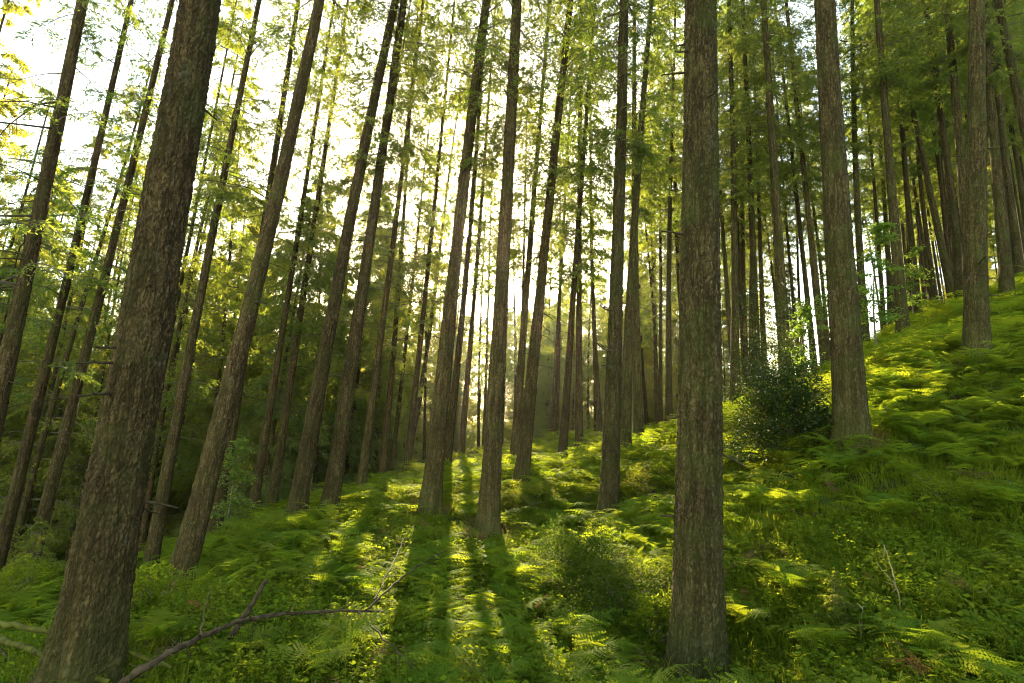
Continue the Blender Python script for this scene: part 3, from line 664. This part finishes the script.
def scatter(name, templates, pts, nrm_tilt, smin, smax, label, cat, seed):
    rg = np.random.default_rng(seed); n = len(pts)
    me = bpy.data.meshes.new(name); me.vertices.add(n); me.vertices.foreach_set('co', pts.astype(np.float32).ravel())
    rot = np.stack([rg.normal(0, nrm_tilt, n), rg.normal(0, nrm_tilt, n), rg.random(n) * 6.283], -1)
    a = me.attributes.new('rot', 'FLOAT_VECTOR', 'POINT'); a.data.foreach_set('vector', rot.astype(np.float32).ravel())
    a = me.attributes.new('scl', 'FLOAT', 'POINT'); a.data.foreach_set('value', rg.uniform(smin, smax, n).astype(np.float32))
    a = me.attributes.new('idx', 'INT', 'POINT'); a.data.foreach_set('value', rg.integers(0, len(templates), n).astype(np.int32))
    o = put(name, me); tag(o, label, cat, kind='stuff')
    ng = bpy.data.node_groups.new(name + '_scatter', 'GeometryNodeTree')
    ng.interface.new_socket('Geometry', in_out='INPUT', socket_type='NodeSocketGeometry'); ng.interface.new_socket('Geometry', in_out='OUTPUT', socket_type='NodeSocketGeometry')
    N = ng.nodes.new; L = ng.links.new
    gi = N('NodeGroupInput'); go = N('NodeGroupOutput'); iop = N('GeometryNodeInstanceOnPoints'); gti = N('GeometryNodeGeometryToInstance')
    for tm in templates:
        to = bpy.data.objects.new(tm.name, tm)
        oi = N('GeometryNodeObjectInfo'); oi.inputs['Object'].default_value = to; oi.inputs['As Instance'].default_value = True
        L(oi.outputs['Geometry'], gti.inputs[0])
    def at(nm, ty):
        x = N('GeometryNodeInputNamedAttribute'); x.data_type = ty; x.inputs['Name'].default_value = nm; return x.outputs['Attribute']
    gj = N('GeometryNodeJoinGeometry')
    ng.nodes.remove(gti)
    for nd in [x for x in ng.nodes if x.bl_idname == 'GeometryNodeObjectInfo']: L(nd.outputs['Geometry'], gj.inputs[0])
    L(gi.outputs[0], iop.inputs['Points']); L(gj.outputs[0], iop.inputs['Instance']); iop.inputs['Pick Instance'].default_value = True
    L(at('idx', 'INT'), iop.inputs['Instance Index']); L(at('rot', 'FLOAT_VECTOR'), iop.inputs['Rotation']); L(at('scl', 'FLOAT'), iop.inputs['Scale'])
    L(iop.outputs[0], go.inputs[0])
    md = o.modifiers.new('scatter', 'NODES'); md.node_group = ng
    return o

def sample(n, dmin, dmax, pw, seed, half=1.25):
    """points in the wedge the photo looks at (and a margin), denser nearby"""
    rg = np.random.default_rng(seed); u = rg.random(n)
    d = (dmin ** pw + u * (dmax ** pw - dmin ** pw)) ** (1 / pw)
    x = rg.uniform(-half, half, n) * d + rg.uniform(-1.5, 1.5, n)
    return x, d
def away_from_feet(x, y, f=1.15):
    ok = np.ones(len(x), bool)
    for t in TREES: ok &= (x - t['P'][0]) ** 2 + (y - t['P'][1]) ** 2 > (t['D'] * .5 * f + .06) ** 2
    return ok
def fernness(x, y): return fbm(x * .33, y * .33, 41, 3) + .22 * np.clip((y - 9) / 4, 0, 1) + .25 * np.clip((x / y - .12) / .2, 0, 1) * np.clip((y - 7) / 2, 0, 1) - .03 * (y < 8)

x, y = sample(3200, 2.6, 12, 1.4, 1); k = away_from_feet(x, y) & (fernness(x, y) + rng.normal(0, .07, len(x)) > .60); x, y = x[k], y[k]
kb_ = y > 8.2; pts_f = np.stack([x, y, ground(x, y) - .03], -1); pts_b = pts_f[kb_]; pts_f = pts_f[~kb_]
x2, y2 = sample(11000, 12, 46, 1.3, 2); k = away_from_feet(x2, y2) & (fernness(x2, y2) + rng.normal(0, .08, len(x2)) > .5); x2, y2 = x2[k], y2[k]
pts_ff = np.stack([x2, y2, ground(x2, y2) - .04], -1)
scatter('bracken', FERN_T, pts_f, .12, .32, .85, 'arching green bracken fronds covering the near slope', 'bracken', 31)
scatter('bracken', FERN_T, pts_b, .12, .55, 1.12, 'large bracken fronds on the upper bank and around the middle trunks', 'bracken', 38)
scatter('bracken', FERN_F, pts_ff, .12, .6, 1.15, 'pale green bracken carpeting the crest and the far slope', 'bracken', 32)
M_BROWN = leaf_mat('dead_frond_mat', (.13, .075, .028), (.19, .125, .05), (.20, .12, .04), (.26, .17, .06), .3, rough=.9, nscale=.8, spec=.05)
DEAD_F = []
for tm in FERN_F:
    c_ = tm.copy(); c_.name = 'dead_bracken_plant'; c_.materials[0] = M_BROWN; DEAD_F.append(c_)
x, y = sample(700, 2.6, 26, 1.3, 8); k = away_from_feet(x, y); x, y = x[k], y[k]
DRY_T = [blades_template(rgt, 34, h, .13, .005, M_BROWN, 'dry_grass_tuft') for h in (.22, .3, .4)]
fx, fy = [], []
for t in TREES:
    if t['d'] > 16: continue
    for _ in range(16):
        a_ = rgt.uniform(0, 6.283); q_ = t['D'] * .5 + rgt.uniform(.04, .32); fx.append(t['P'][0] + q_ * math.cos(a_)); fy.append(t['P'][1] + q_ * math.sin(a_))
fx, fy = np.array(fx), np.array(fy)
scatter('dry_grass', DRY_T, np.stack([fx, fy, ground(fx, fy) - .01], -1), .25, .6, 1.15, 'dry straw-coloured grass and litter around the trunk feet', 'dry grass', 39)
scatter('dead_bracken', DEAD_F, np.stack([x, y, ground(x, y) - .10], -1), .5, .3, .65, 'withered brown bracken fronds lying among the green', 'dead bracken', 37)
x, y = sample(15000, 2.2, 24, 1.15, 3); k = away_from_feet(x, y, 1.0) & (fbm(x * .5, y * .5, 52, 3) > .50); x, y = x[k], y[k]
scatter('grass', GRASS_T, np.stack([x, y, ground(x, y) - .01], -1), .2, .6, 1.3, 'short green grass tufts on the forest floor', 'grass', 33)
x, y = sample(20000, 2.2, 20, 1.15, 4); k = away_from_feet(x, y, 1.0); x, y = x[k], y[k]
scatter('moss', MOSS_T, np.stack([x, y, ground(x, y) - .01], -1), .15, .7, 1.5, 'soft green moss carpet between the ferns', 'moss', 34)
x, y = sample(20000, 2.2, 26, 1.15, 5); k = away_from_feet(x, y, 1.0) & (fbm(x * .45, y * .45, 63, 3) > .38); x, y = x[k], y[k]
scatter('undergrowth', HERB_T, np.stack([x, y, ground(x, y) - .01], -1), .2, .7, 1.4, 'low leafy herbs growing among moss and ferns', 'undergrowth', 35)

def stick_mesh(rg):
    mb = MB(); S = np.linspace(0, 1, 6); Lq = rg.uniform(.25, .8)
    Q = np.stack([Lq * (S - .5), np.cumsum(rg.normal(0, .02, 6)), .03 + np.cumsum(rg.normal(0, .012, 6))], -1); mb.tube(Q, .009 * (1 - .6 * S), 5)
    for k in range(3):
        i = int(rg.integers(1, 5)); d_ = np.array([.6, rg.choice([-1, 1]) * .7, rg.uniform(0, .5)]) * rg.uniform(.06, .2); mb.tube(np.array([Q[i], Q[i] + d_ * .5 + [0, 0, .01], Q[i] + d_]), [.004, .003, .0015], 4)
    return mb.mesh('stick', [M_DEAD], True)
x, y = sample(420, 2.4, 18, 1.3, 9); k = away_from_feet(x, y, 1.3); x, y = x[k], y[k]
scatter('twig_litter', [stick_mesh(rgt) for _ in range(6)], np.stack([x, y, ground(x, y) + .03], -1), .2, .6, 1.3, 'dead broken twigs littering the mossy floor', 'twig litter', 36)

# ---------------------------------------------------------------- bushes, saplings, ferns, fallen wood
def above(px, py, h=0.0, dmin=2.5, dmax=40):
    v = ray(px, py); ds = np.linspace(dmin, dmax, 2500); Q = CAM + v[None] * ds[:, None]
    k = Q[:, 2] < ground(Q[:, 0], Q[:, 1]) + h
    return Q[int(np.argmax(k))] if k.any() else Q[-1]

def bush_meshes(rg, rx, rz, nleaf, leaf, mat, nstem=14, loose=.25, flat=0.0):
    mb = MB()
    for k in range(nstem):
        a = rg.random() * 6.283; e = rg.uniform(.25, 1.0); S = np.linspace(0, 1, 6)
        Q = np.stack([rx * .85 * math.cos(a) * S ** 1.3 * (1.1 - e * .6), rx * .85 * math.sin(a) * S ** 1.3 * (1.1 - e * .6), rz * .95 * e * S ** .8], -1) + np.cumsum(rg.normal(0, .02, (6, 3)), 0)
        mb.tube(Q, (.012 + .012 * rx) * (1 - .8 * S), 5)
    st = mb.mesh('stem', [M_TWIG], True)
    nc = max(10, nleaf // 34)
    a = rg.random(nc) * 6.283; cz = rg.random(nc) ** .8; rr = np.sqrt(np.clip(1 - cz ** 2 * .8, 0, 1)) * rg.uniform(.45, 1.0 + loose, nc)
    lump = .75 + .5 * vnoise(np.cos(a) * 1.6 + 5, np.sin(a) * 1.6 + cz * 2, int(rg.integers(0, 99)))
    cc = np.stack([rx * rr * lump * np.cos(a), rx * rr * lump * np.sin(a), rz * cz * lump * rg.uniform(.8, 1 + loose, nc)], -1)
    ci = rg.integers(0, nc, nleaf)
    p = cc[ci] + rg.normal(0, .085 * (rx + rz) * .6, (nleaf, 3)) * np.array([1, 1, .6]); p[:, 2] = np.abs(p[:, 2])
    ld = p / np.array([rx, rx, rz]); ld = ld / (np.linalg.norm(ld, axis=1)[:, None] + .1) + rg.normal(0, .6, (nleaf, 3)); ld[:, 2] *= .6; ld /= np.linalg.norm(ld, axis=1)[:, None]
    L_ = leaf * rg.uniform(.6, 1.3, nleaf)
    wv = np.cross(ld, np.array([0, 0, 1.0]) + rg.normal(0, .5, (nleaf, 3))); wv /= np.linalg.norm(wv, axis=1)[:, None]; wv *= (L_ * .28)[:, None]
    nm = np.cross(wv, ld); nm /= np.linalg.norm(nm, axis=1)[:, None]
    md = p + ld * (L_ * .45)[:, None]; tip = p + ld * L_[:, None] - np.abs(nm) * (L_ * .1)[:, None]
    mb = MB(); mb.cards(np.stack([p, md + wv, tip, md - wv], 1))
    return st, mb.mesh('foliage', [mat])

def bush(name, px, py, rx, rz, nleaf, leaf, mat, label, cat, seed, at=None, **k):
    rg = np.random.default_rng(seed); P_ = above(px, py) if at is None else at
    o = bpy.data.objects.new(name, None); C.objects.link(o); o.location = P_.tolist(); tag(o, label, cat)
    st, fo = bush_meshes(rg, rx, rz, nleaf, leaf, mat, **k)
    put('stem', st, o); put('foliage', fo, o); placed.append((P_[0], P_[1])); return o

def on_xy(px, d):
    v = ray(px, 420); v = v / v[1] * d; return np.array([v[0], v[1], float(ground(v[0], v[1])) - .05])
bush('holly_bush', 785, 462, .72, 1.30, 22000, .055, M_HOLLY, 'dark glossy holly bush at the foot of the stout grey trunk', 'bush', 501, loose=.5)
bush('holly_bush', 835, 452, .42, .62, 3000, .055, M_HOLLY, 'small low holly tucked right against the stout grey trunk', 'bush', 502)
bush('holly_bush', 770, 425, .6, 2.1, 6000, .058, M_HOLLY, 'taller looser green shrub behind the dark holly, climbing before the ivy-speckled trunk', 'bush', 503, at=on_xy(772, 11.5), loose=.7)
bush('bilberry_mound', 578, 588, .66, .66, 10000, .034, M_BILB, 'round dark leafy mound in front of the trunk with broken snags', 'shrub', 504)
bush('bilberry_mound', 622, 616, .68, .56, 10000, .034, M_BILB, 'wide leafy mound with a sunlit left edge, nearest to the thick flared trunk', 'shrub', 505)
bush('bilberry_mound', 530, 510, .62, .50, 6000, .036, M_BILB, 'dark green mound right of the foot of the thick centre trunk', 'shrub', 506)
bush('bilberry_mound', 398, 509, .6, .46, 6000, .036, M_BILB, 'small bush left of the sun tree foot on the crest', 'shrub', 507)
bush('bilberry_mound', 656, 494, .8, .62, 8000, .038, M_BILB, 'bushy clump just left of the thick flared trunk, far side', 'shrub', 508)
bush('bilberry_mound', 655, 648, .30, .48, 3000, .036, M_HERB, 'sunlit tuft of leaves pressed against the left foot of the thick flared trunk', 'shrub', 509)
bush('bilberry_mound', 940, 500, .62, .30, 6000, .030, M_GRASS, 'low green hummock in the shade of the right slope', 'shrub', 510)
bush('bilberry_mound', 325, 562, .5, .3, 4000, .032, M_HERB, 'low leafy clump on the open ground below the leaning pair', 'shrub', 511)
bush('bilberry_mound', 140, 618, .34, .5, 3000, .045, M_HERB, 'yellow-green leafy bush between the big left trunk and the leaning bare trunk', 'shrub', 512)
bush('bilberry_mound', 20, 605, .6, .6, 6000, .040, M_HERB, 'dark leafy thicket at the left edge beside the big trunk', 'shrub', 513)

def sapling_fir(px, py, H, Lm, label, seed):
    rg = np.random.default_rng(seed); P_ = above(px, py)
    o = bpy.data.objects.new('young_spruce', None); C.objects.link(o); o.location = P_.tolist(); o.scale = (H / 10,) * 3; tag(o, label, 'young tree'); Lm = Lm * 10 / H; H = 10
    mb = MB(); S = np.linspace(0, 1, 8); mb.tube(np.stack([.03 * np.sin(S * 5), .02 * np.cos(S * 4), H * S - .3], -1), .10 * (1 - .85 * S), 6)
    put('trunk', mb.mesh('trunk', [M_TWIG], True), o)
    put('crown', crown_mesh('crown', rg, H, .9, Lm, 52, 13, 24, .30, [M_TWIG, M_NEEDLE], None, droop=.10, low=.8, wid=.16, rt_=.035), o)
sapling_fir(28, 600, 1.55, .75, 'young spruce with layered branches at the left edge, nearer one', 521)
sapling_fir(62, 560, 1.6, .7, 'young spruce in the shade close to the big left trunk, farther one', 522)
sapling_fir(588, 512, .45, .24, 'tiny spruce seedling left of the trunk with broken snags', 523)
sapling_fir(838, 640, .62, .26, 'tiny spruce seedling among ferns right of the thick flared trunk', 524)

def broadleaf(px, d, H, label, seed, nl=1500):
    rg = np.random.default_rng(seed); P_ = on_xy(px, d)
    o = bpy.data.objects.new('broadleaf_sapling', None); C.objects.link(o); o.location = P_.tolist(); tag(o, label, 'sapling')
    mb = MB(); S = np.linspace(0, 1, 9); tr = np.stack([.25 * S ** 2 * H * .2, .1 * np.sin(S * 4), H * S - .05], -1); mb.tube(tr, .03 * (1 - .8 * S), 7)
    put('trunk', mb.mesh('trunk', [M_TWIG], True), o)
    mb = MB(); q = []
    for k in range(26):
        s = rg.uniform(.3, 1); p0 = np.array([np.interp(s, S, tr[:, c]) for c in range(3)]); a = rg.random() * 6.283; l = rg.uniform(.35, .8) * H * .36 * (1.25 - s)
        d_ = np.array([math.cos(a), math.sin(a), rg.uniform(.1, .6)]); T = np.linspace(0, 1, 5); br = p0 + d_ * (l * T)[:, None] + np.array([0, 0, -.3]) * (l * T ** 2)[:, None]
        mb.tube(br, .010 * (1 - .8 * T), 4, 0)
        n = nl // 26; t = rg.random(n) ** .7; p = p0 + d_ * (l * t)[:, None] + np.array([0, 0, -.3]) * (l * t ** 2)[:, None] + rg.normal(0, .09, (n, 3)) * np.array([1, 1, .45])
        ld = rg.normal(0, 1, (n, 3)) * np.array([1, 1, .3]) + np.array([0, 0, -.35]); ld /= np.linalg.norm(ld, axis=1)[:, None]; L_ = .085 * rg.uniform(.6, 1.3, n)
        wv = np.cross(ld, np.array([0, 0, 1.0]) + rg.normal(0, .3, (n, 3))); wv /= np.linalg.norm(wv, axis=1)[:, None]; wv *= (L_ * .36)[:, None]; md = p + ld * (L_ * .5)[:, None]
        q.append(np.stack([p, md + wv, p + ld * L_[:, None], md - wv], 1))
    mb.cards(np.concatenate(q), 1); put('crown', mb.mesh('crown', [M_TWIG, M_HAZEL]), o); placed.append((P_[0], P_[1]))
broadleaf(884, 14.0, 3.8, 'bright green broadleaf sapling beside the clean fern-bank trunk', 531, 2400)
broadleaf(842, 17.0, 4.2, 'green broadleaf sapling showing left of the stout grey trunk', 532, 2000)
broadleaf(806, 15.0, 2.6, 'low broadleaf sapling behind the holly, under the bright gap', 533, 1700)
broadleaf(925, 20.0, 3.2, 'broadleaf sapling far up the right bank between trunks', 534, 1700)
broadleaf(238, 13.0, 2.6, 'pale green sapling between the leaning bare trunk and the crest stems', 535, 1400)

FRONDS = [frond_mesh(np.random.default_rng(600 + k), .95, 17, 9, .5 + .12 * (k % 5)) for k in range(7)]
for k, (px, py, sc, nf, lab) in enumerate([
        (792, 612, 1.0, 7, 'largest arching fern, lit from behind right of the thick flared trunk'),
        (752, 640, .85, 6, 'dark fern in the shade at the right foot of the thick flared trunk'),
        (985, 425, .95, 6, 'upright yellow fern on the brightest part of the right bank'),
        (930, 440, .9, 6, 'sunlit fern at the lower rim of the bright right bank'),
        (885, 418, .9, 6, 'sunlit fern just right of the stout grey trunk'),
        (930, 680, .8, 6, 'fern cut by the bottom edge on the far right'),
        (830, 668, .8, 6, 'low shaded fern at the bottom, below the tiny seedling'),
        (600, 676, .75, 6, 'fern at the bottom edge left of the thick flared trunk'),
        (242, 668, .7, 6, 'fern beneath the fallen branch'),
        (345, 668, .7, 6, 'fern at the bottom right of the fallen branch'),
        (490, 655, .75, 6, 'fern in the shade below the sunlit lane'),
        (150, 660, .7, 6, 'fern at the right foot of the big left trunk'),
        (1005, 520, .9, 6, 'fern at the right edge in the shaded slope'),
        (880, 530, .85, 6, 'fern in the middle of the shaded right slope'),
        (770, 520, .9, 6, 'fern below the dark holly bush'),
        (650, 560, .8, 6, 'fern left of the thick flared trunk behind the wide mound'),
        (300, 585, .7, 6, 'fern on the open mossy ground above the fallen branch'),
        (445, 565, .7, 6, 'fern on the mossy ground below the sun tree')]):
    P_ = above(px, py); o = bpy.data.objects.new('fern', None); C.objects.link(o); o.location = P_.tolist(); o.scale = (sc,) * 3; o.rotation_euler = (0, 0, rng.uniform(0, 6.28))
    tag(o, lab, 'fern', 'single ferns')
    for q in range(nf):
        put('frond', FRONDS[int(rng.integers(0, 7))], o, (0, 0, -.02), (rng.normal(0, .15), rng.uniform(-.25, .15), q * 6.283 / nf + rng.normal(0, .25)))

def wood(name, parts, label, cat, sink=0):
    """parts: list of (child name or None, [(px, py, height above the ground)], r0, r1, material)"""
    root = None
    for nm, pts, ra, rb, mt in parts:
        Q = np.array([above(a, b, h) for a, b, h in pts])
        if nm == 'lift': pass
        S = np.linspace(0, 1, len(Q)); S2 = np.linspace(0, 1, len(Q) * 5)
        for _ in range(2): Q[1:-1] = .25 * Q[:-2] + .5 * Q[1:-1] + .25 * Q[2:]
        Qs = np.stack([np.interp(S2, S, Q[:, c]) for c in range(3)], -1)
        for _ in range(4): Qs[1:-1] = .25 * Qs[:-2] + .5 * Qs[1:-1] + .25 * Qs[2:]
        ln = np.linalg.norm(np.diff(Q, axis=0), axis=1).sum()
        Qs[1:-1] += rng.normal(0, min(.006, ln * .006), (len(Qs) - 2, 3))
        mb = MB(); mb.tube(Qs - (root.location if False else 0), (ra + (rb - ra) * S2) * rng.uniform(.78, 1.22, len(S2)), 8)
        if nm is None:       # stubs and knots on the main stem
            for _ in range(int(ln * (30 if name == 'fallen_branch' else 6))):
                k = int(rng.integers(2, len(Qs) - 1)); d_ = rng.normal(0, 1, 3); d_ /= np.linalg.norm(d_)
                l = rng.uniform(.03, .16); mb.tube(np.array([Qs[k], Qs[k] + d_ * l * .6, Qs[k] + d_ * l]), [.005, .004, .0015], 4)
        me = mb.mesh(nm or name, [mt], True)
        if root is None: root = put(name, me); tag(root, label, cat)
        else: put(nm, me, root)
    return root
wood('fallen_branch', [
    (None, [(112, 690, .28), (140, 668, .40), (180, 645, .50), (215, 628, .55), (250, 613, .56), (300, 609, .52), (345, 610, .48), (384, 612, .44)], .030, .011, M_DEAD),
    ('side_limb', [(222, 650, .02), (238, 628, .40), (252, 604, .60), (267, 580, .78)], .030, .022, M_DEAD),
    ('side_twig', [(366, 610, .46), (388, 588, .58), (412, 568, .64), (436, 551, .68), (460, 545, .68)], .012, .004, M_DEAD),
    ('side_twig', [(374, 600, .50), (388, 575, .64), (396, 558, .72), (404, 538, .80)], .010, .003, M_DEAD),
    ('side_twig', [(358, 611, .46), (372, 628, .38), (392, 648, .30), (420, 672, .2)], .011, .004, M_DEAD),
    ('side_twig', [(254, 614, .55), (255, 632, .38), (250, 650, .2)], .008, .003, M_DEAD),
    ('side_twig', [(200, 636, .5), (206, 615, .62), (209, 590, .74)], .008, .003, M_DEAD)],
    'dark fallen branch with forked side twigs lying across the lower left ground', 'branch')
wood('mossy_log', [(None, [(-25, 618, .50), (10, 626, .52), (60, 634, .46), (120, 643, .30), (172, 668, .18)], .026, .016, M_MOSSY)],
     'upper yellow mossy dead bough running behind the big left trunk', 'log')
wood('mossy_log', [(None, [(-25, 630, .42), (10, 640, .42), (55, 660, .36), (110, 682, .25)], .030, .022, M_MOSSY)],
     'lower thicker mossy bough sloping down to the foot of the big left trunk', 'log')
wood('dead_twig', [(None, [(-10, 640, .3), (8, 652, .24), (20, 670, .14), (32, 690, .05)], .010, .006, M_DEAD)], 'thin curved dead twig in the bottom left corner', 'twig')
wood('dead_twig', [(None, [(905, 622, .0), (902, 598, .12), (891, 572, .24), (884, 545, .36)], .008, .004, M_PALE), ('side_twig', [(896, 585, .2), (884, 575, .27), (876, 562, .32)], .004, .002, M_PALE)],
     'pale crooked twig standing on the mossy ground of the right slope', 'twig')
wood('dead_twig', [(None, [(957, 620, .0), (972, 603, .10), (992, 585, .20)], .007, .003, M_PALE)], 'pale slanting twig near the right edge of the slope', 'twig')
wood('dead_twig', [(None, [(862, 660, .0), (860, 640, .10), (861, 620, .2), (863, 606, .28)], .006, .003, M_PALE)], 'short upright straw-coloured stem at the bottom right', 'twig')
wood('dead_twig', [(None, [(840, 683, .0), (826, 660, .12), (808, 640, .22), (800, 628, .26)], .005, .002, M_PALE)], 'thin straw stem leaning left in the dark bottom hollow', 'twig')
# two broken snags on the marked trunk
tr = [o for o in bpy.data.objects if o.get('label', '').startswith('dark straight trunk with two broken snags')][0]
bpy.context.view_layer.update()
inv = tr.matrix_world.inverted(); tt = TREES[5]
for (xa, ya, xb, yb) in ((614, 310, 600, 305), (613, 352, 596, 342)):
    A = CAM + ray(xa, ya) * (tt['d'] - .1); B = CAM + ray(xb, yb) * (tt['d'] - .25)
    a = np.array(inv @ Vector(A.tolist())); b = np.array(inv @ Vector(B.tolist()))
    S = np.linspace(0, 1, 6); mb = MB(); mb.tube(a + (b - a) * S[:, None] + np.stack([0 * S, 0 * S, -.05 * np.sin(S * 3)], -1), .028 * (1 - .65 * S), 6)
    for k in range(3): mb.tube(a + (b - a) * np.array([.5, .8, 1.1])[:, None] + np.array([0, 0, 1]) * np.array([0, .03 * (k - 1), .08 * (k - 1)])[:, None], [.010, .006, .003], 4)
    put('dead_branch', mb.mesh('dead_branch', [M_DEAD], True), tr)

# ---------------------------------------------------------------- the sun's disc far beyond the wood, and the misty air
def sphere_mesh(name, r, mat, nu=32, nv=16):
    th, ph = np.meshgrid(np.arange(nu) * 2 * math.pi / nu, np.linspace(0.001, math.pi - .001, nv))
    V = r * np.stack([np.sin(ph) * np.cos(th), np.sin(ph) * np.sin(th), np.cos(ph)], -1)
    i = np.arange(nv - 1)[:, None] * nu; j = np.arange(nu)[None]; j2 = (j + 1) % nu
    mb = MB(); mb.quads(V, np.stack([i + j, i + nu + j, i + nu + j2, i + j2], -1)); return mb.mesh(name, [mat], True)
mt, t, N, L = mat_new('sun_mat'); e = N('ShaderNodeEmission'); e.inputs[0].default_value = (1, .88, .62, 1); e.inputs[1].default_value = 40
ad = N('ShaderNodeAddShader'); L(e.outputs[0], ad.inputs[0]); L(N('ShaderNodeBsdfTransparent').outputs[0], ad.inputs[1])   # glowing gas: light passes through it
L(ad.outputs[0], N('ShaderNodeOutputMaterial').inputs[0])
o = put('sun', sphere_mesh('sun', 1200 * math.tan(R(.7)), mt), None, (CAM + sdir * 1200).tolist()); tag(o, kind='structure')
if HAZE > 0:
    mt, t, N, L = mat_new('haze_mat')
    vp = N('ShaderNodeVolumePrincipled'); vp.inputs['Color'].default_value = (1.0, .96, .86, 1); vp.inputs['Density'].default_value = HAZE; vp.inputs['Anisotropy'].default_value = .82
    L(vp.outputs[0], N('ShaderNodeOutputMaterial').inputs['Volume'])
    zlo = float(GZ.min()) - 1; S_ = 420
    V = np.array([[a * S_, b * S_ + 12, c] for c in (zlo, 62.0) for a, b in ((-1, -1), (1, -1), (1, 1), (-1, 1))])
    mb = MB(); mb.quads(V, [[0, 3, 2, 1], [4, 5, 6, 7], [0, 1, 5, 4], [1, 2, 6, 5], [2, 3, 7, 6], [3, 0, 4, 7]])
    tag(put('haze', mb.mesh('haze', [mt])), 'thin warm mist filling the air of the wood', 'haze', kind='stuff')
